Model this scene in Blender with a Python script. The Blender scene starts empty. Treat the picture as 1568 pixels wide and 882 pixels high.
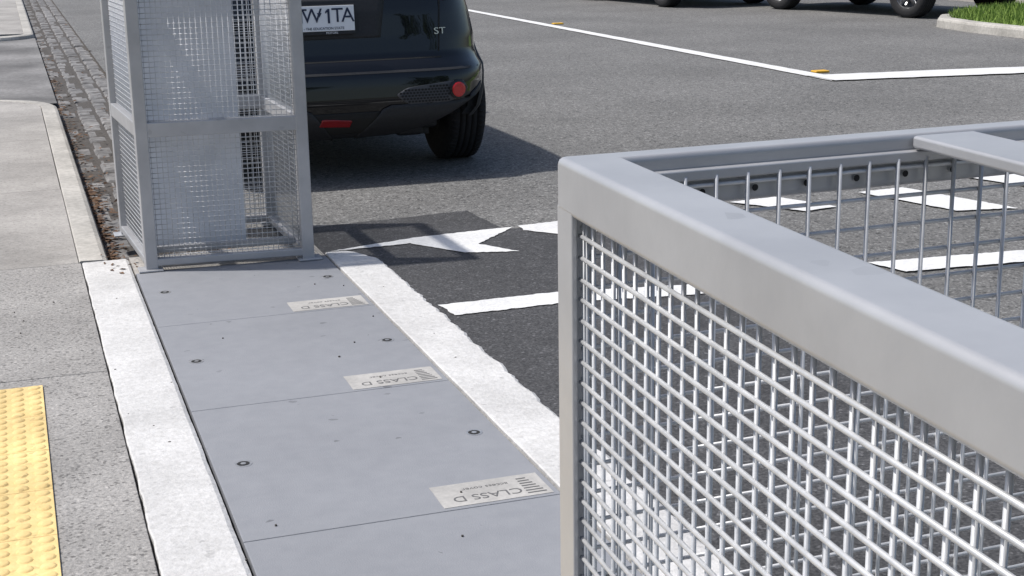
import bpy, math, random
import numpy as np
from mathutils import Vector, Matrix
random.seed(7); np.random.seed(7)
S=bpy.context.scene
COL=S.collection

# ---------------- materials ----------------
def newmat(name):
    m=bpy.data.materials.new(name); m.use_nodes=True
    nt=m.node_tree; b=nt.nodes['Principled BSDF']; return m,nt,b
def c4(c): return (c[0],c[1],c[2],1)
def mat(name,c1,c2=None,scale=20,rough=.8,metal=0,bump=0,bscale=None,detail=6,spots=None,big=None,coat=0,spec=.5,lo=.35,hi=.65):
    m,nt,b=newmat(name); N=nt.nodes; L=nt.links
    b.inputs['Roughness'].default_value=rough; b.inputs['Metallic'].default_value=metal
    b.inputs['Coat Weight'].default_value=coat; b.inputs['Coat Roughness'].default_value=.03
    b.inputs['Specular IOR Level'].default_value=spec
    tc=N.new('ShaderNodeTexCoord')
    if c2 is None: c2=[x*.85 for x in c1]
    n=N.new('ShaderNodeTexNoise'); n.inputs['Scale'].default_value=scale; n.inputs['Detail'].default_value=detail; n.inputs['Roughness'].default_value=.65
    L.new(tc.outputs['Object'],n.inputs['Vector'])
    r=N.new('ShaderNodeValToRGB'); r.color_ramp.elements[0].position=lo; r.color_ramp.elements[1].position=hi
    r.color_ramp.elements[0].color=c4(c2); r.color_ramp.elements[1].color=c4(c1)
    L.new(n.outputs['Fac'],r.inputs['Fac']); out=r.outputs['Color']
    def mul(out,src,lo,hi,clo,chi,fac=1):
        rr=N.new('ShaderNodeValToRGB'); rr.color_ramp.elements[0].position=lo; rr.color_ramp.elements[1].position=hi
        rr.color_ramp.elements[0].color=c4(clo); rr.color_ramp.elements[1].color=c4(chi)
        L.new(src,rr.inputs['Fac'])
        mx=N.new('ShaderNodeMix'); mx.data_type='RGBA'; mx.blend_type='MULTIPLY'; mx.inputs['Factor'].default_value=fac
        L.new(out,mx.inputs['A']); L.new(rr.outputs['Color'],mx.inputs['B']); return mx.outputs['Result']
    if spots:
        for sc,th,cm in spots:
            v=N.new('ShaderNodeTexVoronoi'); v.inputs['Scale'].default_value=sc
            L.new(tc.outputs['Object'],v.inputs['Vector'])
            sp=N.new('ShaderNodeSeparateColor'); L.new(v.outputs['Color'],sp.inputs['Color'])
            out=mul(out,sp.outputs['Red'],th,min(1,th+.05),(1,1,1),(cm,cm,cm))
    if big:
        for sc,a,bb in (big if isinstance(big,list) else [big]):
            n2=N.new('ShaderNodeTexNoise'); n2.inputs['Scale'].default_value=sc; n2.inputs['Detail'].default_value=4
            L.new(tc.outputs['Object'],n2.inputs['Vector'])
            out=mul(out,n2.outputs['Fac'],.35,.65,(a,a,a),(bb,bb,bb))
    L.new(out,b.inputs['Base Color'])
    if bump:
        n3=N.new('ShaderNodeTexNoise'); n3.inputs['Scale'].default_value=bscale or scale; n3.inputs['Detail'].default_value=5
        L.new(tc.outputs['Object'],n3.inputs['Vector'])
        bp=N.new('ShaderNodeBump'); bp.inputs['Strength'].default_value=bump; bp.inputs['Distance'].default_value=.004
        L.new(n3.outputs['Fac'],bp.inputs['Height']); L.new(bp.outputs['Normal'],b.inputs['Normal'])
    return m
M={}
M['road']=mat('asphalt_old',(.215,.213,.206),(.080,.079,.077),scale=110,rough=.9,bump=1,bscale=130,big=[(.7,.84,1.06),(22,.86,1.12)],spots=[(95,.85,1.65),(75,.88,.42)])
M['new']=mat('asphalt_new',(.078,.078,.080),(.022,.022,.024),scale=100,rough=.85,bump=1,bscale=110,big=[(1.5,.85,1.15),(25,.85,1.15)],spots=[(110,.92,2.0)])
M['conc']=mat('concrete',(.40,.382,.355),(.30,.286,.268),scale=45,rough=.9,bump=.45,bscale=120,big=[(1.3,.74,1.08),(9,.92,1.04)],spots=[(130,.93,.7)])
M['conc_rough']=mat('concrete_aggregate',(.39,.376,.357),(.22,.213,.204),scale=90,rough=.95,bump=1,bscale=110,big=(2.2,.80,1.08),spots=[(120,.88,.55),(110,.9,1.2)])
M['kerb']=mat('kerb_concrete',(.50,.48,.44),(.36,.345,.315),scale=30,rough=.9,bump=.4,bscale=90,big=(2.5,.75,1.08))
M['whitec']=mat('white_kerb_concrete',(.62,.615,.605),(.50,.495,.482),scale=45,rough=.85,bump=.7,bscale=100,big=(3,.87,1.06),spots=[(90,.975,.8)])
M['paint']=mat('road_paint',(.76,.76,.75),(.62,.62,.61),scale=60,rough=.7,bump=.6,bscale=140,big=(4,.92,1.03))
M['cover']=mat('cover_plate_grey',(.258,.266,.284),(.236,.244,.262),scale=14,rough=.62,bump=.25,bscale=250,big=(1.3,.95,1.04),spots=[(60,.996,.6)],spec=.4)
M['label']=mat('label_plate',(.46,.445,.42),(.38,.37,.35),scale=60,rough=.6,big=(6,.85,1.1))
M['ink']=mat('label_ink',(.12,.12,.12),rough=.7)
M['steelbolt']=mat('bolt_steel',(.6,.6,.6),(.4,.4,.4),scale=60,rough=.4,metal=.7)
M['hole']=mat('dark_hole',(.02,.02,.02),rough=.9)
M['galv']=mat('painted_galvanised_steel',(.455,.46,.472),(.405,.41,.424),scale=9,rough=.38,metal=.3,bump=.06,bscale=60,big=(5,.90,1.05),spots=[(60,.99,.85)])
M['wire']=mat('mesh_wire_galvanised',(.62,.63,.645),(.48,.49,.505),scale=40,rough=.40,metal=.3)
M['sheet']=mat('painted_sheet',(.84,.86,.90),(.70,.73,.78),scale=5,rough=.6,metal=.0,big=(2.2,.76,1.06))
M['yellow']=mat('tactile_yellow',(.80,.60,.27),(.70,.51,.21),scale=35,rough=.75,bump=.4,bscale=100,big=(4,.85,1.08),spots=[(70,.93,.8)])
M['stone']=mat('bluestone',(.24,.235,.23),(.11,.107,.105),scale=14,rough=.9,bump=.8,bscale=60,big=(2.5,.7,1.25))
M['soil']=mat('gutter_soil',(.09,.082,.075),(.05,.045,.04),scale=40,rough=1,bump=1,bscale=60)
M['drive']=mat('driveway_surface',(.25,.245,.24),(.16,.155,.15),scale=30,rough=.9,bump=.5,bscale=60,big=(.9,.5,1.15))
M['grass']=mat('grass_green',(.22,.32,.06),(.09,.16,.03),scale=8,rough=.9)
M['foliage']=mat('foliage',(.07,.11,.03),(.03,.055,.015),scale=2,rough=.8)
M['bark']=mat('bark',(.13,.10,.08),(.07,.055,.045),scale=12,rough=.95)
M['ground']=mat('ground_earth',(.10,.12,.05),(.06,.06,.035),scale=3,rough=1)
M['leaf']=mat('dry_leaf',(.17,.10,.055),(.07,.04,.028),scale=15,rough=.9)
M['carblack']=mat('car_paint_black',(.0025,.003,.0045),(.002,.0025,.004),scale=5,rough=.35,coat=1,spec=.12)
M['plastic']=mat('car_plastic',(.033,.034,.037),(.024,.025,.028),scale=80,rough=.6,spec=.35)
M['pod']=mat('grille_plastic',(.08,.082,.09),rough=.5)
M['tyre']=mat('tyre_rubber',(.020,.020,.022),(.012,.012,.013),scale=50,rough=.85,bump=.3)
M['rim']=mat('rim_alloy',(.32,.33,.34),(.25,.25,.26),scale=5,rough=.3,metal=.9)
M['glass']=mat('car_glass',(.01,.012,.014),rough=.05,spec=.8)
M['red']=mat('reflector_red',(.65,.02,.02),(.5,.012,.015),scale=120,rough=.2,coat=.6)
M['darkred']=mat('reflector_dark_red',(.30,.012,.015),rough=.25,coat=.5)
M['plate']=mat('plate_white',(.85,.86,.88),(.80,.81,.83),scale=5,rough=.4)
M['navy']=mat('plate_ink',(.02,.03,.07),rough=.5)
M['chrome']=mat('badge_chrome',(.75,.75,.75),rough=.25,metal=.8)
M['rpm']=mat('road_marker_yellow',(.75,.42,.03),rough=.5)

# ---------------- mesh helpers ----------------
class MB:
    def __init__(s): s.v=[];s.f=[];s.m=[]
    def add(s,v,f,mi=0):
        o=len(s.v); s.v+= [tuple(p) for p in v]; s.f+=[tuple(i+o for i in q) for q in f]; s.m+=[mi]*len(f)
    def box(s,x0,x1,y0,y1,z0,z1,mi=0):
        s.add([(x0,y0,z0),(x1,y0,z0),(x1,y1,z0),(x0,y1,z0),(x0,y0,z1),(x1,y0,z1),(x1,y1,z1),(x0,y1,z1)],
          [(3,2,1,0),(4,5,6,7),(0,1,5,4),(1,2,6,5),(2,3,7,6),(3,0,4,7)],mi)
    def prism(s,poly,z0,z1,mi=0):
        n=len(poly)
        s.add([(x,y,z0) for x,y in poly]+[(x,y,z1) for x,y in poly],
          [tuple(range(n-1,-1,-1)),tuple(range(n,2*n))]+[(i,(i+1)%n,n+(i+1)%n,n+i) for i in range(n)],mi)
    def tube(s,pts,r,sides=6,mi=0,a=None,b=None,r2=None):
        pts=[Vector(p) for p in pts]
        d=(pts[-1]-pts[0]).normalized()
        if a is None:
            a=d.orthogonal().normalized()
        a=Vector(a); b=d.cross(a).normalized()
        V=[];F=[]
        for q,p in enumerate(pts):
            rr=r if r2 is None else r+(r2-r)*q/(len(pts)-1)
            for k in range(sides):
                t=2*math.pi*k/sides
                V.append(p+a*(rr*math.cos(t))+b*(rr*math.sin(t)))
        for i in range(len(pts)-1):
            for k in range(sides):
                F.append((i*sides+k,i*sides+(k+1)%sides,(i+1)*sides+(k+1)%sides,(i+1)*sides+k))
        F.append(tuple(range(sides-1,-1,-1))); F.append(tuple(range((len(pts)-1)*sides,len(pts)*sides)))
        s.add(V,F,mi)
    def obj(s,name,mats,parent=None,smooth=False,bevel=0,seg=2,loc=None):
        me=bpy.data.meshes.new(name); me.from_pydata(s.v,[],s.f)
        for m in (mats if isinstance(mats,list) else [mats]): me.materials.append(M[m])
        me.polygons.foreach_set('material_index',s.m)
        if smooth: me.polygons.foreach_set('use_smooth',[True]*len(s.f))
        me.update()
        o=bpy.data.objects.new(name,me); COL.objects.link(o)
        if parent: o.parent=parent
        if loc: o.location=loc
        if bevel:
            b=o.modifiers.new('bev','BEVEL'); b.width=bevel; b.segments=seg; b.limit_method='ANGLE'; b.angle_limit=math.radians(40)
            me.polygons.foreach_set('use_smooth',[True]*len(s.f))
            b.harden_normals=True
        return o
def empty(name,loc=(0,0,0)):
    e=bpy.data.objects.new(name,None); COL.objects.link(e); e.location=loc; return e
def text(body,size,matrix,matn,parent,name,extrude=.0008,align='CENTER'):
    cu=bpy.data.curves.new(name,'FONT'); cu.body=body; cu.size=size; cu.extrude=extrude; cu.align_x=align; cu.align_y='CENTER'
    t=bpy.data.objects.new(name+'_tmp',cu); COL.objects.link(t)
    dg=bpy.context.evaluated_depsgraph_get(); me=bpy.data.meshes.new_from_object(t.evaluated_get(dg))
    bpy.data.objects.remove(t)
    me.materials.clear(); me.materials.append(M[matn])
    o=bpy.data.objects.new(name,me); COL.objects.link(o); o.parent=parent; o.matrix_local=matrix; return o

# ---------------- ground, road, path ----------------
g=MB(); g.box(-200,200,-200,200,-.5,-.25); g.obj('ground','ground')
def sheet(name,polys,z,m):
    b=MB()
    for p in polys: b.add([(x,y,z) for x,y in p],[tuple(range(len(p)))])
    return b.obj(name,m)
ZR=-.012
ok=[(10.60,-30),(10.64,12.6),(10.66,14.4),(10.80,15.2),(11.2,15.75),(12.2,16.05),(14.0,16.2),(14.2,16.6),(14.2,90)]
road=[(1.30,-30)]+ok+[(.86,90),(.86,5.9),(1.30,5.9)]
sheet('road',[road],ZR,'road')
patch=[(1.30,-6),(2.9,-6),(2.9,6.1),(2.09,6.2),(2.06,6.68),(1.18,6.58),(1.18,5.96),(1.30,5.9)]
def ragged(poly,step=.03,amp=.004):
    out=[]
    n=len(poly)
    for i in range(n):
        a=np.array(poly[i]);b=np.array(poly[(i+1)%n]);L=np.linalg.norm(b-a);k=max(1,int(L/step))
        for j in range(k):
            p=a+(b-a)*j/k
            out.append((p[0]+random.uniform(-amp,amp),p[1]+random.uniform(-amp,amp)))
    return out
sheet('new_asphalt_patch',[ragged(patch,.03,.006)],ZR+.004,'new')
ZM=ZR+.008
marks=[
 [(1.22,6.04),(1.66,6.17),(2.14,6.21),(1.88,5.93),(2.0,5.72),(1.77,5.79),(1.60,6.06)],
 [(2.17,6.22),(2.42,6.25),(2.75,6.27),(2.75,5.98),(2.3,5.95),(2.16,6.12)],
 [(1.42,5.0),(1.9,5.01),(2.5,4.9),(2.5,4.75),(1.9,4.85),(1.44,4.84)],
 [(3.33,6.33),(3.61,6.36),(3.76,6.02),(3.56,5.98)],
 [(4.05,6.3),(4.33,6.32),(4.52,5.64),(4.22,5.7)],
 [(4.8,6.48),(5.25,6.5),(5.5,5.8),(5.0,5.85)],
 [(3.25,4.96),(4.6,4.84),(4.6,4.66),(3.3,4.77)],
]
for mk in marks:
    sheet('painted_road_marking',[ragged(mk,.02,.005)],ZM,'paint')
sheet('painted_centre_line',[ragged([(6.60,10.75),(6.78,10.9),(6.87,24),(6.75,24)],.15,.006)],ZM,'paint')
sheet('painted_stop_line',[ragged([(6.62,10.72),(10.55,10.13),(10.55,10.63),(6.6,11.18)],.1,.012)],ZM+.004,'paint')
for (x,y) in [(6.88,11.4),(6.95,18.2)]:
    b=MB(); b.prism([(x-.07,y-.05),(x+.07,y-.05),(x+.07,y+.05),(x-.07,y+.05)],ZR,ZR+.02); b.obj('road_marker','rpm',bevel=.008)

fp=MB()
fp.box(-4,.198,4.62,6.23,-.2,0,1); fp.box(-4,.19,6.236,8.1,-.2,0); fp.box(-4,.188,8.106,10.1,-.2,0)
arc=[(-.45+.638*math.cos(t),11.95+.638*math.sin(t)) for t in np.linspace(0,math.pi/2,12)]
fp.prism([(-4,10.106),(.188,10.106)]+arc+[(-4,12.588)],-.2,0)
fp.box(-4,.198,-6,1.49,-.2,0,1); fp.box(-4,.198,1.496,4.615,-.2,0,1)
fp.box(-4,.195,20.35,26,-.2,0); fp.box(-4,.195,26.01,60,-.2,0); fp.box(-4,-.2,19.91,20.345,-.2,0)
fp.obj('footpath',['conc','conc_rough'],bevel=.003)
def sweep(path,w,z0,z1,name,m):
    pts=[Vector((x,y)) for x,y in path]; V=[];F=[]
    for i,p in enumerate(pts):
        d=(pts[min(i+1,len(pts)-1)]-pts[max(i-1,0)]).normalized(); n=Vector((d.y,-d.x))
        prof=[(-w/2,z0),(-w/2,z1-.002),(-w/2+.006,z1+.004),(w/2-.03,z1+.002),(w/2-.01,z1-.008),(w/2,z1-.03),(w/2+.01,z0)]
        for a,z in prof: V.append((p.x+n.x*a,p.y+n.y*a,z))
    k=7
    for i in range(len(pts)-1):
        for j in range(k-1): F.append((i*k+j,(i+1)*k+j,(i+1)*k+j+1,i*k+j+1))
    F.append(tuple(range(k))); F.append(tuple(reversed(range((len(pts)-1)*k,len(pts)*k))))
    b=MB(); b.add(V,[tuple(reversed(f)) for f in F]); return b.obj(name,m)
kp=[(.255,6.25+i*.4) for i in range(14)]
kp+=[(-.45+.705*math.cos(t),11.95+.705*math.sin(t)) for t in np.linspace(0,math.pi/2,12)]+[(-4,12.66)]
sweep(kp,.125,-.2,0,'concrete_kerb','kerb')
kp=[(-4,19.85),(-.2,19.85)]+[(-.2+.46*math.cos(t),20.31+.46*math.sin(t)) for t in np.linspace(-math.pi/2,0,8)]+[(.26,60)]
sweep(kp,.13,-.2,0,'concrete_kerb','kerb')
sheet('driveway',[[(-4,12.6),(.33,12.6),(.33,20.1),(-4,20.1)]],-.05,'drive')
b=MB(); b.add([(.15,6.26,-.115),(.95,6.26,-.03),(.95,60,-.03),(.15,60,-.115)],[(0,1,2,3)]); b.obj('gutter_bed','soil')
st=MB()
y=6.3
while y<40:
    ln=random.uniform(.18,.30); x=.33
    for j in range(4):
        w=.135; z=-.10+(x-.33)*.13+random.uniform(-.008,.008)
        e=.005
        dx=random.uniform(-.006,.006);dy=random.uniform(-.05,.05)
        x0,x1,y0,y1=x+e+dx,x+w-e+dx,y+e+dy,y+ln-e+dy
        i=.015
        st.add([(x0,y0,z-.05),(x1,y0,z-.05),(x1,y1,z-.05),(x0,y1,z-.05),(x0,y0,z),(x1,y0,z),(x1,y1,z),(x0,y1,z),
           (x0+i,y0+i,z+.012),(x1-i,y0+i,z+.012),(x1-i,y1-i,z+.012),(x0+i,y1-i,z+.012)],
           [(0,1,5,4),(1,2,6,5),(2,3,7,6),(3,0,4,7),(4,5,9,8),(5,6,10,9),(6,7,11,10),(7,4,8,11),(8,9,10,11)])
        x+=w
    y+=ln
st.obj('bluestone_gutter','stone',bevel=0)

def strip(name,x0,x1,y0,y1,a0,a1,endround=0):
    ys=np.arange(y0,y1,.02); L=[];Rr=[]
    n0=0;n1=0
    for y in ys:
        n0=.7*n0+random.uniform(-a0,a0)*.6; n1=.7*n1+random.uniform(-a1,a1)*.6
        e=0
        if endround and y>y1-endround: e=((y-(y1-endround))/endround)**2*.10
        L.append((x0+n0,y)); Rr.append((x1+n1-e,y))
    V=[];F=[]
    for (a,b_) in zip(L,Rr):
        V+= [(a[0],a[1],-.1),(a[0],a[1],.0),(a[0]+.004,a[1],.003),(b_[0]-.012,b_[1],.003),(b_[0],b_[1],-.004),(b_[0]+.004,b_[1],-.1)]
    k=6
    for i in range(len(L)-1):
        for j in range(k-1): F.append((i*k+j,i*k+j+1,(i+1)*k+j+1,(i+1)*k+j))
    F.append(tuple(reversed(range(k)))); F.append(tuple(range((len(L)-1)*k,len(L)*k)))
    b=MB(); b.add(V,[tuple(reversed(f)) for f in F]); return b.obj(name,'whitec')
strip('white_concrete_edge',.203,.393,-3,6.24,.003,.001)
strip('white_concrete_edge',1.206,1.40,-3,6.02,.001,.009,.3)
b=MB(); b.box(.35,1.25,-3,6.3,-.2,-.03); b.obj('drain_trench','hole')
b=MB(); b.box(.40,1.2,5.952,6.28,-.03,-.006); b.obj('concrete_apron','conc')

seams=[5.945,5.08,4.11,3.13,2.15,1.17,.19,-.8,-1.8]
for i in range(len(seams)-1):
    y1,y0=seams[i],seams[i+1]
    e=empty('trench_cover',(0,0,0))
    b=MB(); b.box(.402,1.196,y0+.0015,y1-.0015,-.028,0); b.obj('cover_panel','cover',e,bevel=.002)
    if y1-y0>.8:
        b=MB()
        b.prism(ragged([(.895,y0+.015),(1.18,y0+.015),(1.18,y0+.155),(.895,y0+.155)],.03,.0006),.0002,.0012)
        b.obj('label','label',e)
        b=MB()
        for k in range(7):
            b.box(1.118,1.168-k*.004,y0+.030+k*.016,y0+.036+k*.016,.0012,.0018)
        b.obj('label_bars','ink',e)
        Rm=Matrix.Rotation(math.pi,4,'Z')
        text('CLASS D',.048,Matrix.Translation((1.02,y0+.058,.0014))@Rm,'ink',e,'label_text',.0003)
        text('access cover',.024,Matrix.Translation((1.03,y0+.112,.0014))@Rm,'ink',e,'label_small_text',.0002)
        for bx in (.48,1.125):
            yb=y0+.5
            b=MB()
            def circ(r,n=20): return [(bx+r*math.cos(t),yb+r*math.sin(t)) for t in np.linspace(0,2*math.pi,n,endpoint=False)]
            b.prism(circ(.024),.0,.0008,0); b.prism(circ(.017),.0008,.0012,1); b.prism(circ(.008,6),.0012,.0018,0)
            b.obj('fixing_bolt',['steelbolt','hole'],e)
b=MB()
for i in range(34):
    x=random.uniform(-.3,1.35);y=random.uniform(2.2,5.9);r=random.uniform(.002,.0045)
    if -.5<x<.02 and y<4.5: continue
    b.prism([(x+r*random.uniform(.6,1.2)*math.cos(t),y+r*random.uniform(.6,1.2)*math.sin(t)) for t in np.linspace(0,6.28,6,endpoint=False)],.0,.004)
b.obj('debris','soil')

e=empty('tactile_paving')
b=MB()
for i in range(2):
    for j in range(11):
        x1=-.005-i*.3; y1=4.52-j*.3
        b.box(x1-.2985,x1,y1-.2985,y1,.0005,.007)
b.obj('tiles','yellow',e,bevel=.001)
b=MB()
for j in range(66):
    for i in range(12):
        cx=-.03-i*.05; cy=4.495-j*.05
        V=[];F=[];n=10
        for (r,z) in [(.020,.006),(.017,.0095),(.012,.0115)]:
            for k in range(n):
                t=2*math.pi*k/n; V.append((cx+r*math.cos(t),cy+r*math.sin(t),z))
        for q in range(2):
            for k in range(n): F.append((q*n+k,q*n+(k+1)%n,(q+1)*n+(k+1)%n,(q+1)*n+k))
        F.append(tuple(range(2*n,3*n))); b.add(V,F)
b.obj('studs','yellow',e,smooth=True)

b=MB()
def leaf(x,y,z,s):
    a=random.uniform(0,6.28);ca,sa=math.cos(a),math.sin(a);w=s*random.uniform(.3,.5)
    P=[(-s,0,0),(0,-w,random.uniform(0,.5)*s),(s,0,random.uniform(0,.4)*s),(0,w,random.uniform(0,.5)*s)]
    b.add([(x+p[0]*ca-p[1]*sa,y+p[0]*sa+p[1]*ca,z+p[2]) for p in P],[(0,1,2),(0,2,3)])
for i in range(900):
    y=6.3+abs(random.gauss(0,1))*7 if i>300 else random.uniform(6.3,8.5)
    x=random.uniform(.32,.95) if random.random()<.3 else .33+abs(random.gauss(0,.05))
    leaf(x,y,-.08+(x-.33)*.13,random.uniform(.01,.03))
for i in range(30):
    leaf(random.uniform(-1.2,.25),random.uniform(6.2,24),.004,random.uniform(.006,.015))
for i in range(30):
    leaf(random.uniform(.28,.5),random.uniform(5.95,6.35),.004,random.uniform(.008,.018))
b.obj('fallen_leaves','leaf')

# opposite kerb and verge (a low grassed mound behind the kerb)
sweep([(x+.09,y) if y<15.5 else (x+.05,y-.09) if y<16.3 else (x+.09,y) for x,y in ok][::-1],.17,-.2,.1,'concrete_kerb','kerb')
inner=[(12.2,-30),(12.2,12.0),(12.25,13.2),(12.3,14.0),(12.6,14.5),(13.2,14.8),(14.1,15.0),(15.7,16.6),(15.7,90)]
b=MB(); V=[]
for (a,c_) in zip(ok,inner):
    ax=a[0]+(.17 if a[1]<15.9 or a[1]>16.3 else .06); ay=a[1]-(.17 if 15.1<a[1]<16.3 else 0)
    V+=[(ax,ay,.095),(c_[0],c_[1],.26),(60,c_[1],.30)]
F=[]
for i in range(len(ok)-1):
    F+=[(3*i,3*i+1,3*i+4,3*i+3),(3*i+1,3*i+2,3*i+5,3*i+4)]
b.add(V,F); b.obj('grass_verge','grass')
b=MB(); n=0
kx=lambda y: float(np.interp(y,[p[1] for p in ok],[p[0] for p in ok]))
while n<46000:
    y=random.uniform(10.5,16.1); x=random.uniform(10.78,17)
    dd=min(x-kx(y)-.17,15.92-y if x<14.1 else 9)
    if dd<.0: continue
    n+=1
    z=.085+min(.165,dd*.12)
    a=random.uniform(0,6.28);h=random.uniform(.03,.12);w=.009
    b.add([(x-w*math.cos(a),y-w*math.sin(a),z),(x+w*math.cos(a),y+w*math.sin(a),z),(x+random.uniform(-.06,.06),y+random.uniform(-.06,.06),z+h)],[(0,1,2)])
b.obj('grass_blades','grass')

# unseen trees added behind the viewpoint to put dark reflections in the car's paint
b=MB()
for (tx,ty,hh) in [(-7,-15,8),(-1,-19,9),(15,-14,8),(21,-18,9),(14,-24,10),(6,-30,9),(-12,-20,9)]:
    b.tube([(tx,ty,-.3),(tx+.1,ty,1.5),(tx+.05,ty+.1,hh*.6)],.25,8,0,r2=.12)
    for q in range(6):
        a=q*1.05+tx; b.tube([(tx,ty,hh*.3+q*.25),(tx+1.6*math.cos(a),ty+1.6*math.sin(a),hh*.5+q*.3)],.09,6,0,r2=.03)
    cl=[(tx+random.gauss(0,1.5),ty+random.gauss(0,1.5),hh*.62+random.gauss(0,1.2),random.uniform(.7,1.4)) for _ in range(26)]
    for (cx,cy,cz,cr) in cl:
        for _ in range(110):
            v=Vector((random.gauss(0,1),random.gauss(0,1),random.gauss(0,1))).normalized()*cr*random.uniform(.5,1.05)
            p=Vector((cx,cy,cz))+v; u1=Vector((random.gauss(0,1),random.gauss(0,1),random.gauss(0,1))).normalized()*.16; u2=u1.orthogonal().normalized()*.10
            b.add([p-u1,p-u2,p+u1,p+u2],[(0,1,2,3)],1)
b.obj('added_reflection_trees',['bark','foliage'])

# ---------------- cages ----------------
def offset_quad(C,ws):
    out=[];lines=[]
    for i in range(4):
        p=Vector(C[i]);q=Vector(C[(i+1)%4]);d=(q-p).normalized();n=Vector((-d.y,d.x))
        lines.append((p+n*ws[i],d))
    for i in range(4):
        p,d=lines[i-1];q,e_=lines[i]
        den=d.x*e_.y-d.y*e_.x; t=((q.x-p.x)*e_.y-(q.y-p.y)*e_.x)/den
        out.append(p+d*t)
    return out
def ring(b,C,ws,z0,z1,outset=0):
    O=offset_quad(C,[outset]*4); I=offset_quad(C,ws)
    V=[(p.x,p.y,z) for z in (z0,z1) for q in (O,I) for p in q]
    F=[]
    for i in range(4):
        j=(i+1)%4
        F+=[(8+i,8+j,12+j,12+i),(i,4+i,4+j,j),(i,j,8+j,8+i),(4+j,4+i,12+i,12+j)]
    b.add(V,F)
def mesh_panel(b,p0,p1,z0,z1,pitch,pz,r,sides):
    p0=Vector((p0[0],p0[1],0));p1=Vector((p1[0],p1[1],0));d=p1-p0;L=d.length;d.normalize();n=Vector((d.y,-d.x,0))
    nx=int(L/pitch);nz=int((z1-z0)/pz);ox=(L-nx*pitch)/2
    zz=[z1-pz*.35-j*pz for j in range(nz+1) if z1-pz*.35-j*pz>z0]
    xs=[ox+i*pitch for i in range(nx+1)]
    for i,x in enumerate(xs):
        j1=random.uniform(-.0008,.0008);j2=random.uniform(-.0008,.0008)
        b.tube([p0+d*(x+j1)-n*r*.85+Vector((0,0,z0)),p0+d*(x+j2)-n*r*.85+Vector((0,0,z1))],r,sides,0,a=n)
    for j,z in enumerate(zz):
        j1=random.uniform(-.0006,.0006);j2=random.uniform(-.0006,.0006)
        b.tube([p0+n*r*.85+Vector((0,0,z+j1)),p1+n*r*.85+Vector((0,0,z+j2))],r,sides,0,a=n)
def cage(name,C,ws,H,th,mids,inset,pitches,r,sides,leg,post):
    e=empty(name)
    b=MB(); ring(b,C,ws,H-th,H); b.obj('top_frame','galv',e,bevel=.006,seg=4)
    for (z0,z1) in mids:
        b=MB(); ring(b,C,[w-.004 for w in ws],z0,z1,.002); b.obj('rail','galv',e,bevel=.004)
    C2=[tuple(p) for p in offset_quad(C,[.0004]*4)]
    for i in range(4):
        b=MB(); P=Vector(C2[i]); Q=Vector(C2[(i+1)%4]); Rr=Vector(C2[i-1])
        d1=(Q-P).normalized(); d2=(Rr-P).normalized()
        if post=='angle':
            t=.005; a1=leg; a2=leg if i!=3 else .034
            poly=[P,P+d1*a1,P+d1*a1+d2*t,P+d1*t+d2*t,P+d1*t+d2*a2,P+d2*a2]
        else: poly=[P,P+d1*leg,P+d1*leg+d2*leg,P+d2*leg]
        b.prism([(p.x,p.y) for p in poly],.0,H-th+.006); b.obj('post','galv',e,bevel=.0015 if post=='angle' else .004)
        b=MB(); c=P+(d1+d2)*.02; b.box(c.x-.05,c.x+.05,c.y-.045,c.y+.045,0.001,.009); b.obj('base_plate','galv',e,bevel=.003)
    mi=offset_quad(C,inset)
    b=MB()
    for i in range(4): mesh_panel(b,mi[i],mi[(i+1)%4],.05,H-th+.026,pitches[i][0],pitches[i][1],r,sides)
    b.obj('wire_mesh','wire',e,smooth=True)
    return e
nc=[(.37,.16),(1.08,.13),(1.11,1.104),(.411,1.083)]
c1=cage('drain_guard_cage',nc,[.05,.05,.028,.052],1.21,.045,[(.03,.07)],[.034,.034,.034,.0105],[(.0265,.0265),(.0265,.0265),(.0295,.0255),(.0225,.0175)],.0019,8,.037,'angle')
b=MB(); b.prism([(.705,.22),(.77,.22),(.80,1.064),(.735,1.062)],1.198,1.2093); b.obj('cross_rail','galv',c1,bevel=.003)
# clamp bar over the ends of the wires on the far side
b=MB(); b.prism([(.468,1.0478),(1.055,1.0655),(1.055,1.0750),(.468,1.0573)],1.187,1.1965); b.obj('mesh_clamp_bar','galv',c1,bevel=.002)
b=MB()
for k in range(14):
    x=.48+k*.05; yy=1.0545+ (x-.411)*.03; 
    V=[(x+.003*math.cos(t),yy-.0022,1.176+.003*math.sin(t)) for t in np.linspace(0,6.28,10,endpoint=False)]
    b.add(V,[tuple(range(10))])
b.obj('rivet_holes','hole',c1)
fc=[(.445,5.955),(1.14,5.90),(1.12,6.72),(.40,6.76)]
c2=cage('drain_guard_cage',fc,[.05]*4,1.21,.05,[(.555,.615),(.02,.05)],[.028]*4,[(.0215,.0215)]*4,.0015,5,.05,'box')
b=MB(); b.prism([(.475,6.14),(.885,6.10),(.885,6.105),(.475,6.145)],.05,1.15); b.obj('sheet_panel','sheet',c2)
b=MB(); b.prism([(.475,6.05),(1.08,6.00),(1.08,6.03),(.475,6.08)],.055,.08); b.obj('inner_rail','galv',c2)

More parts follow.
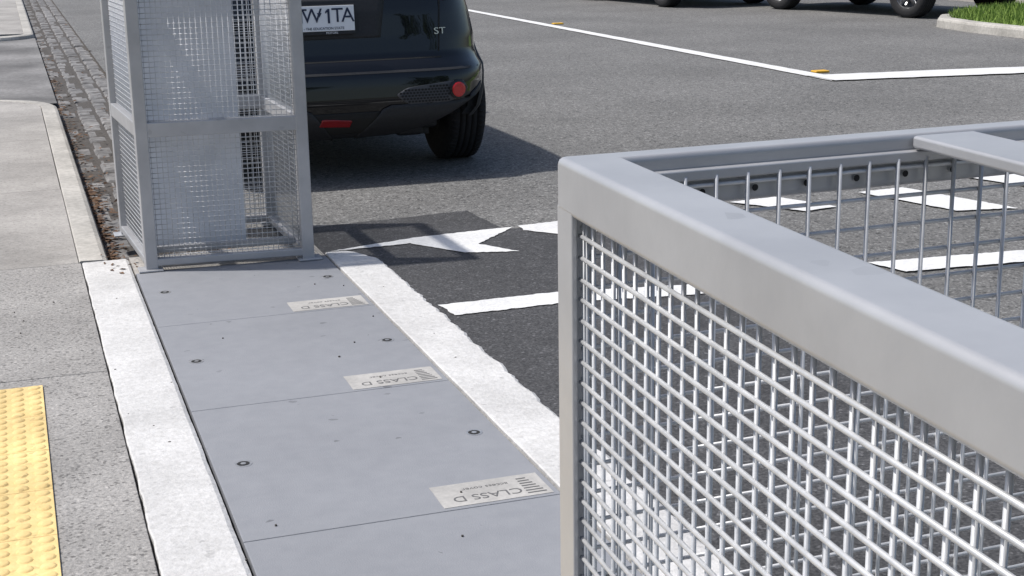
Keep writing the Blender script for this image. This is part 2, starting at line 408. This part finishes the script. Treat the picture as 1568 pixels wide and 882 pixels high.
# ---------------- cars ----------------
AX=(.72,3.28); WR=.345
ZL=[.24,.30,.36,.45,.55,.60,.64,.68,.78,.92,1.0,1.04,1.07,1.2,1.35,1.46,1.53,1.56,1.57]
WL=[.80,.86,.885,.895,.90,.897,.885,.882,.885,.875,.86,.84,.79,.74,.67,.60,.50,.36,.20]
RL=[.16,.07,.02,.0,.01,.02,.05,.09,.11,.13,.15,.17,.20,.29,.39,.45,.55,.75,1.0]
FL=[3.98,4.06,4.11,4.13,4.12,4.12,4.11,4.10,4.05,3.85,3.55,3.2,2.98,2.74,2.48,2.26,2.05,1.85,1.6]
NL=[5,6,6.5,7,7,7,6.5,6.5,6.5,6,6,5.5,5,5,5,4.5,4,3,3]
YC=2.0
def prof(z): return [float(np.interp(z,ZL,q)) for q in (WL,RL,FL,NL)]
def ringpts(z,n=128):
    w,r,f_,nn=prof(z); t=np.linspace(0,2*math.pi,4001)
    c,s=np.cos(t),np.sin(t)
    x=w*np.sign(c)*np.abs(c)**(2/nn); L=np.where(s<0,YC-r,f_-YC); y=YC+L*np.sign(s)*np.abs(s)**(2/nn)
    d=np.r_[0,np.cumsum(np.hypot(np.diff(x),np.diff(y)))]; u=np.linspace(0,d[-1],n,endpoint=False)
    return np.interp(u,d,x),np.interp(u,d,y)
def haunch(y,z):
    wb=0
    for ax in AX:
        d=abs(y-ax)
        if d<.6: wb+=.035*math.cos(d/.6*math.pi/2)**1.2*max(0,1-abs(z-.6)/.42)
    return wb
def rear_y(x,z):
    w,r,f_,nn=prof(z); a=min(abs(x/w),.9995); return YC-(YC-r)*(1-a**nn)**(1/nn)
def side_x(y,z):
    w,r,f_,nn=prof(z); L=(YC-r) if y<YC else (f_-YC); a=min(abs(y-YC)/L,.995); return w*(1-a**nn)**(1/nn)+haunch(y,z)
def lathe(b,prf,cx,cy,cz,n=48,mi=0,flip=1):
    V=[];F=[];k=len(prf)
    for i in range(n):
        t=2*math.pi*i/n
        for (x,r) in prf: V.append((cx+flip*x,cy+r*math.cos(t),cz+r*math.sin(t)))
    for i in range(n):
        for j in range(k-1): 
            F.append((i*k+j,i*k+j+1,((i+1)%n)*k+j+1,((i+1)%n)*k+j))
    b.add(V,F,mi)
def car(name,loc,rearlabel=True,rot=0,clear=0):
    e=empty(name,loc); e.rotation_euler=(0,0,rot)
    zs=sorted(set(list(np.linspace(.24,1.57,58))+[1.04,1.07]))
    V=[];F=[];mi=[];n=128
    for z in zs:
        X,Y=ringpts(z,n)
        for x,y in zip(X,Y):
            zz=z
            if y<.45:
                zb=float(np.interp(abs(x),[0,.35,.5,.65,.80,.90],[.22,.25,.31,.40,.47,.52])) 
                zz=max(z,zb)
            if clear and (y<.45 or y>3.6): zz=max(zz,.24+clear)
            hb=haunch(y,z) if abs(x)>.7 else 0
            V.append((x+math.copysign(hb,x),y,zz))
    for i in range(len(zs)-1):
        zc=(zs[i]+zs[i+1])/2
        for j in range(n):
            F.append((i*n+j,i*n+(j+1)%n,(i+1)*n+(j+1)%n,(i+1)*n+j))
            x,y=V[i*n+j][0],V[i*n+j][1]
            m=0
            if zc<.33: m=1
            if 1.08<zc<1.45:
                side=abs(x)>prof(zc)[0]*.93 and .55<y<2.75 and not(1.5<y<1.6)
                rear=y<.8 and abs(x)<.52; front=y>2.0 and abs(x)<prof(zc)[0]*.86
                if side or rear or front: m=2
            mi.append(m)
    F.append(tuple(reversed(range(n)))); mi.append(1)
    F.append(tuple(range((len(zs)-1)*n,len(zs)*n))); mi.append(0)
    b=MB(); b.v=V;b.f=F;b.m=mi
    body=b.obj('body',['carblack','plastic','glass'],e,smooth=True)
    cut=MB()
    for ax in AX:
        for sx in (-1,1):
            lathe(cut,[(.58,0.0001),(.58,.385),(1.1,.385),(1.1,.0001)],0,ax,.335,40,0,sx)
    co=cut.obj('wheel_arch_cutter','plastic',e)
    md=body.modifiers.new('arch','BOOLEAN'); md.operation='DIFFERENCE'; md.object=co; md.solver='EXACT'
    bpy.context.view_layer.update()
    me=bpy.data.meshes.new_from_object(body.evaluated_get(bpy.context.evaluated_depsgraph_get()))
    body.modifiers.clear()
    if len(me.polygons)>1000: body.data=me
    bpy.data.objects.remove(co)
    for ax in AX:
        for sx in (-1,1):
            b=MB()
            tp=[(.67,.20),(.675,.27),(.685,.32),(.70,.338),(.725,.344)]
            for gx in (.75,.785,.82,.855):
                tp+=[(gx-.005,.346),(gx-.004,.335),(gx+.004,.335),(gx+.005,.346)]
            tp+=[(.885,.342),(.905,.332),(.918,.30),(.922,.26),(.915,.225),(.90,.22)]
            lathe(b,tp,0,ax,WR,56,0,sx)
            for k in range(70):
                t=2*math.pi*k/70; c,s=math.cos(t),math.sin(t)
                for (xa,xb_) in ((.70,.742),(.862,.90)):
                    P=[]
                    for xx in (xa,xb_):
                        for dt in (-.006,.006):
                            for rr in (.33,.350 if .72<xx<.88 else .343):
                                P.append((sx*xx,ax+rr*c-dt*s,WR+rr*s+dt*c))
                    b.add(P,[(0,1,3,2),(4,6,7,5),(1,5,7,3),(0,2,6,4),(0,4,5,1),(2,3,7,6)],0)
            lathe(b,[(.67,.2),(.71,.02)],0,ax,WR,40,0,sx)
            lathe(b,[(.90,.222),(.885,.212),(.82,.205),(.81,.02)],0,ax,WR,40,1,sx)
            for k in range(5):
                t=2*math.pi*k/5+.3
                c,s=math.cos(t),math.sin(t); P=[]
                for (rr,ww) in [(.02,.035),(.21,.022)]:
                    for sg in (-1,1):
                        for xx in (.85,.89):
                            P.append((sx*xx,ax+rr*c-sg*ww*s,WR+rr*s+sg*ww*c))
                b.add(P,[(0,1,3,2),(4,6,7,5),(1,5,7,3),(0,2,6,4),(0,4,5,1),(2,3,7,6)],1)
            lathe(b,[(.82,.05),(.896,.045),(.898,.0001)],0,ax,WR,20,1,sx)
            b.obj('wheel',['tyre','rim'],e,smooth=True)
            b=MB(); V=[];F=[]
            K=26
            for i in range(K+1):
                t=math.radians(-4)+math.radians(188)*i/K
                for (off,rr) in [(-.06,.380),(.012,.382),(.014,.405),(.006,.435),(-.01,.44)]:
                    yy=ax+rr*math.cos(t); zz=.335+rr*math.sin(t)
                    V.append((sx*(side_x(yy,zz)+off),yy,zz))
            for i in range(K):
                for j in range(4): F.append((i*5+j,(i+1)*5+j,(i+1)*5+j+1,i*5+j+1))
            b.add(V,F); b.obj('arch_lip','plastic',e,smooth=True)
    b=MB(); b.box(-.6,.6,.35,3.9,.24,.40); b.box(.36,.52,.36,.62,.20,.3); b.obj('underbody','plastic',e,bevel=.02)
    b=MB(); b.box(-.7,.7,AX[0]-.05,AX[0]+.05,.25,.33); b.box(.50,.56,.40,.50,.20,.36); b.obj('axle','plastic',e)
    def conf(nm,poly,off,m):
        P=np.array(poly); z0,z1=P[:,1].min(),P[:,1].max(); rows=14; cols=18; V=[];F=[]
        for i in range(rows+1):
            z=z0+(z1-z0)*(i+.001)/(rows+.002); xs=[]
            for a in range(len(P)):
                p,q=P[a],P[(a+1)%len(P)]
                if (p[1]-z)*(q[1]-z)<=0 and p[1]!=q[1]: xs.append(p[0]+(q[0]-p[0])*(z-p[1])/(q[1]-p[1]))
            xa,xb=min(xs),max(xs)
            for j in range(cols+1):
                x=xa+(xb-xa)*j/cols; V.append((x,rear_y(x,z)-off,z))
        for i in range(rows):
            for j in range(cols): a=i*(cols+1)+j; F.append((a,a+1,a+cols+2,a+cols+1))
        b=MB(); b.add(V,F); o=b.obj(nm,m,e,smooth=True)
        sd=o.modifiers.new('s','SOLIDIFY'); sd.thickness=off+.004; sd.offset=-1
        return o
    def lens(nm,cx,cz,rr,off,m,sx):
        b=MB(); V=[]; slope=(rear_y(cx+.03,cz)-rear_y(cx-.03,cz))/.06; yb=rear_y(cx,cz)
        for (k_,o_) in ((.8,off+.004),(1,off),(1,-.03)):
            for k in range(28):
                t=2*math.pi*k/28; V.append((sx*(cx+k_*rr*math.cos(t)),yb+slope*k_*rr*math.cos(t)-o_,cz+k_*rr*math.sin(t)))
        b.add(V,[tuple(range(28))]+[(q*28+k,q*28+(k+1)%28,q*28+28+(k+1)%28,q*28+28+k) for k in range(28) for q in (0,1)]); b.obj(nm,m,e)
    if not clear:
      for sx in (1,-1):
        def fx(p): return [(sx*x,z) for x,z in p]
        conf('lower_cladding',fx([(.06,.235),(.20,.41),(.26,.43),(.36,.395),(.51,.385),(.68,.43),(.84,.53),(.85,.50),(.78,.46),(.66,.40),(.50,.315),(.36,.258)]),.012,'plastic')
        conf('fog_pod',fx([(.27,.48),(.33,.515),(.46,.53),(.66,.545),(.695,.50),(.675,.455),(.56,.425),(.46,.41),(.33,.43)]),.006,'pod')
        b=MB()
        for zi in range(7):
            for xi in range(16):
                x=.295+xi*.019+(zi%2)*.0095; z=.425+zi*.0155
                top=np.interp(x,[.27,.33,.46,.66],[.48,.51,.522,.54]); bot=np.interp(x,[.27,.33,.46,.56,.66],[.47,.437,.418,.43,.45])
                if not(bot+.004<z<top-.004) or x>.575: continue
                V=[(sx*(x+.0080*math.cos(t)),rear_y(x,z)-.0095,z+.0064*math.sin(t)) for t in np.linspace(0,2*math.pi,6,endpoint=False)]
                b.add(V,[tuple(range(6))])
        b.obj('honeycomb','hole',e)
        lens('fog_surround',.63,.492,.054,.016,'carblack',sx)
        lens('fog_reflector',.63,.492,.041,.022,'red',sx)
        conf('tailgate_seam',fx([(.545,.70),(.553,.70),(.583,1.0),(.575,1.0)]),.0015,'hole')
      conf('bumper_seam',[(-.56,.665),(.56,.665),(.56,.672),(-.56,.672)],.0015,'hole')
      conf('bumper_shoulder',[(-.80,.60),(.80,.60),(.80,.612),(-.80,.612)],.0012,'plastic')
      conf('lower_insert',[(-.26,.27),(.12,.27),(.18,.395),(-.32,.395)],.006,'hole')
      conf('lower_reflector',[(-.155,.325),(.015,.315),(.025,.35),(-.14,.365)],.014,'darkred')
    for sx in (1,-1):
        conf('tail_lamp',[(sx*x,z) for x,z in [(.60,1.02),(.80,1.035),(.85,1.0),(.82,.985),(.62,.975)]],.02,'darkred')
    px=-.108
    yb=rear_y(px,.86)
    conf('plate_recess',[(px-.30,.785),(px+.33,.785),(px+.37,1.0),(px-.34,1.0)],.002,'plastic')
    pl=empty('licence_plate'); pl.parent=e; pl.matrix_local=Matrix.Translation((px,yb-.028,.898))@Matrix.Rotation(math.radians(90-5),4,'X')
    b=MB(); b.box(-.186,.186,-.067,.067,-.002,.0015); b.obj('plate_sheet','plate',pl,bevel=.004)
    b=MB(); b.box(-.192,.192,-.085,.073,-.006,-.0022); b.obj('plate_frame','plastic',pl,bevel=.002)
    def chars(s,xs):
        for ch,x in zip(s,xs): text(ch,.108,Matrix.Translation((x,.012,.0024)),'navy',pl,'plate_character',.0012)
    chars('1TWTA',[-.150,-.102,-.045,.094,.150])
    b=MB(); b.prism([(.040,-.026),(.052,-.026),(.052,.050),(.042,.050),(.028,.036),(.028,.026),(.040,.034)],.0022,.0036); b.prism([(-.009,.030),(-.017,.030),(-.004,.006),(.009,.030)][::-1],.0022,.0034); b.obj('plate_figure','navy',pl)
    text('VIC - THE EDUCATION STATE',.019,Matrix.Translation((0,-.053,.0024)),'navy',pl,'plate_small_text')
    text('MOTORS',.016,Matrix.Translation((.06,-.077,-.0015)),'plate',pl,'frame_text')
    if rearlabel:
        ys=rear_y(.565,.805)
        sl=math.atan((rear_y(.595,.8)-rear_y(.535,.8))/.06)
        text('ST',.050,Matrix.Translation((.562,ys-.006,.805))@Matrix.Rotation(sl,4,'Z')@Matrix.Rotation(math.radians(85),4,'X')@Matrix.Diagonal((1.4,1,1,1)),'chrome',e,'badge',.002)
    b=MB(); b.prism([(-.56,.36),(.56,.36),(.5,.75),(-.5,.75)],1.50,1.525); b.obj('spoiler','carblack',e,bevel=.01)
    for sx in (-1,1):
        b=MB(); b.box(min(sx*.80,sx*1.0),max(sx*.80,sx*1.0),2.75,2.87,1.06,1.18); b.obj('mirror','carblack',e,bevel=.03,seg=3)
    return e
car('parked_car',(1.69,7.60,ZR))
car('parked_car',(12.42,16.22,ZR),False,math.radians(12),.2)
car('parked_car',(10.62,20.1,ZR),False,math.radians(6),.2)

# ---------------- light ----------------
sd=Vector((.55,-.2,-1)).normalized()
sun=bpy.data.lights.new('sun','SUN'); sun.energy=4.1; sun.angle=math.radians(1.5); sun.color=(1,.96,.91)
so=bpy.data.objects.new('sun',sun); COL.objects.link(so); so.rotation_euler=sd.to_track_quat('-Z','Y').to_euler(); so.location=(-6,2,10)
w=bpy.data.worlds.new('World'); S.world=w; w.use_nodes=True
nt=w.node_tree; bg=nt.nodes['Background']; sk=nt.nodes.new('ShaderNodeTexSky'); sk.sky_type='NISHITA'; sk.sun_disc=False
sk.sun_elevation=math.asin(-sd.z); sk.sun_rotation=math.atan2(-sd.x,-sd.y)
sk.air_density=1; sk.dust_density=2.5
nt.links.new(sk.outputs[0],bg.inputs[0]); bg.inputs[1].default_value=.13
S.view_settings.view_transform='Standard'; S.view_settings.look='None'; S.view_settings.exposure=0

# ---------------- camera ----------------
R=np.array([0.94438491,-0.09759853,0.31402496]);D=np.array([0.01669931,0.96794291,0.25061455]);F=np.array([-0.32841784,-0.2314326,0.9157405])
right=Vector((R[0],F[0],-D[0])); up=-Vector((R[1],F[1],-D[1])); back=-Vector((R[2],F[2],-D[2]))
mw=Matrix((right,up,back)).transposed().to_4x4(); mw.translation=(0,0,1.4)
cam=bpy.data.cameras.new('camera'); cam.sensor_width=36; cam.lens=2200/1568*36; cam.clip_end=600; cam.clip_start=.02
co=bpy.data.objects.new('camera',cam); COL.objects.link(co); co.matrix_world=mw; S.camera=co
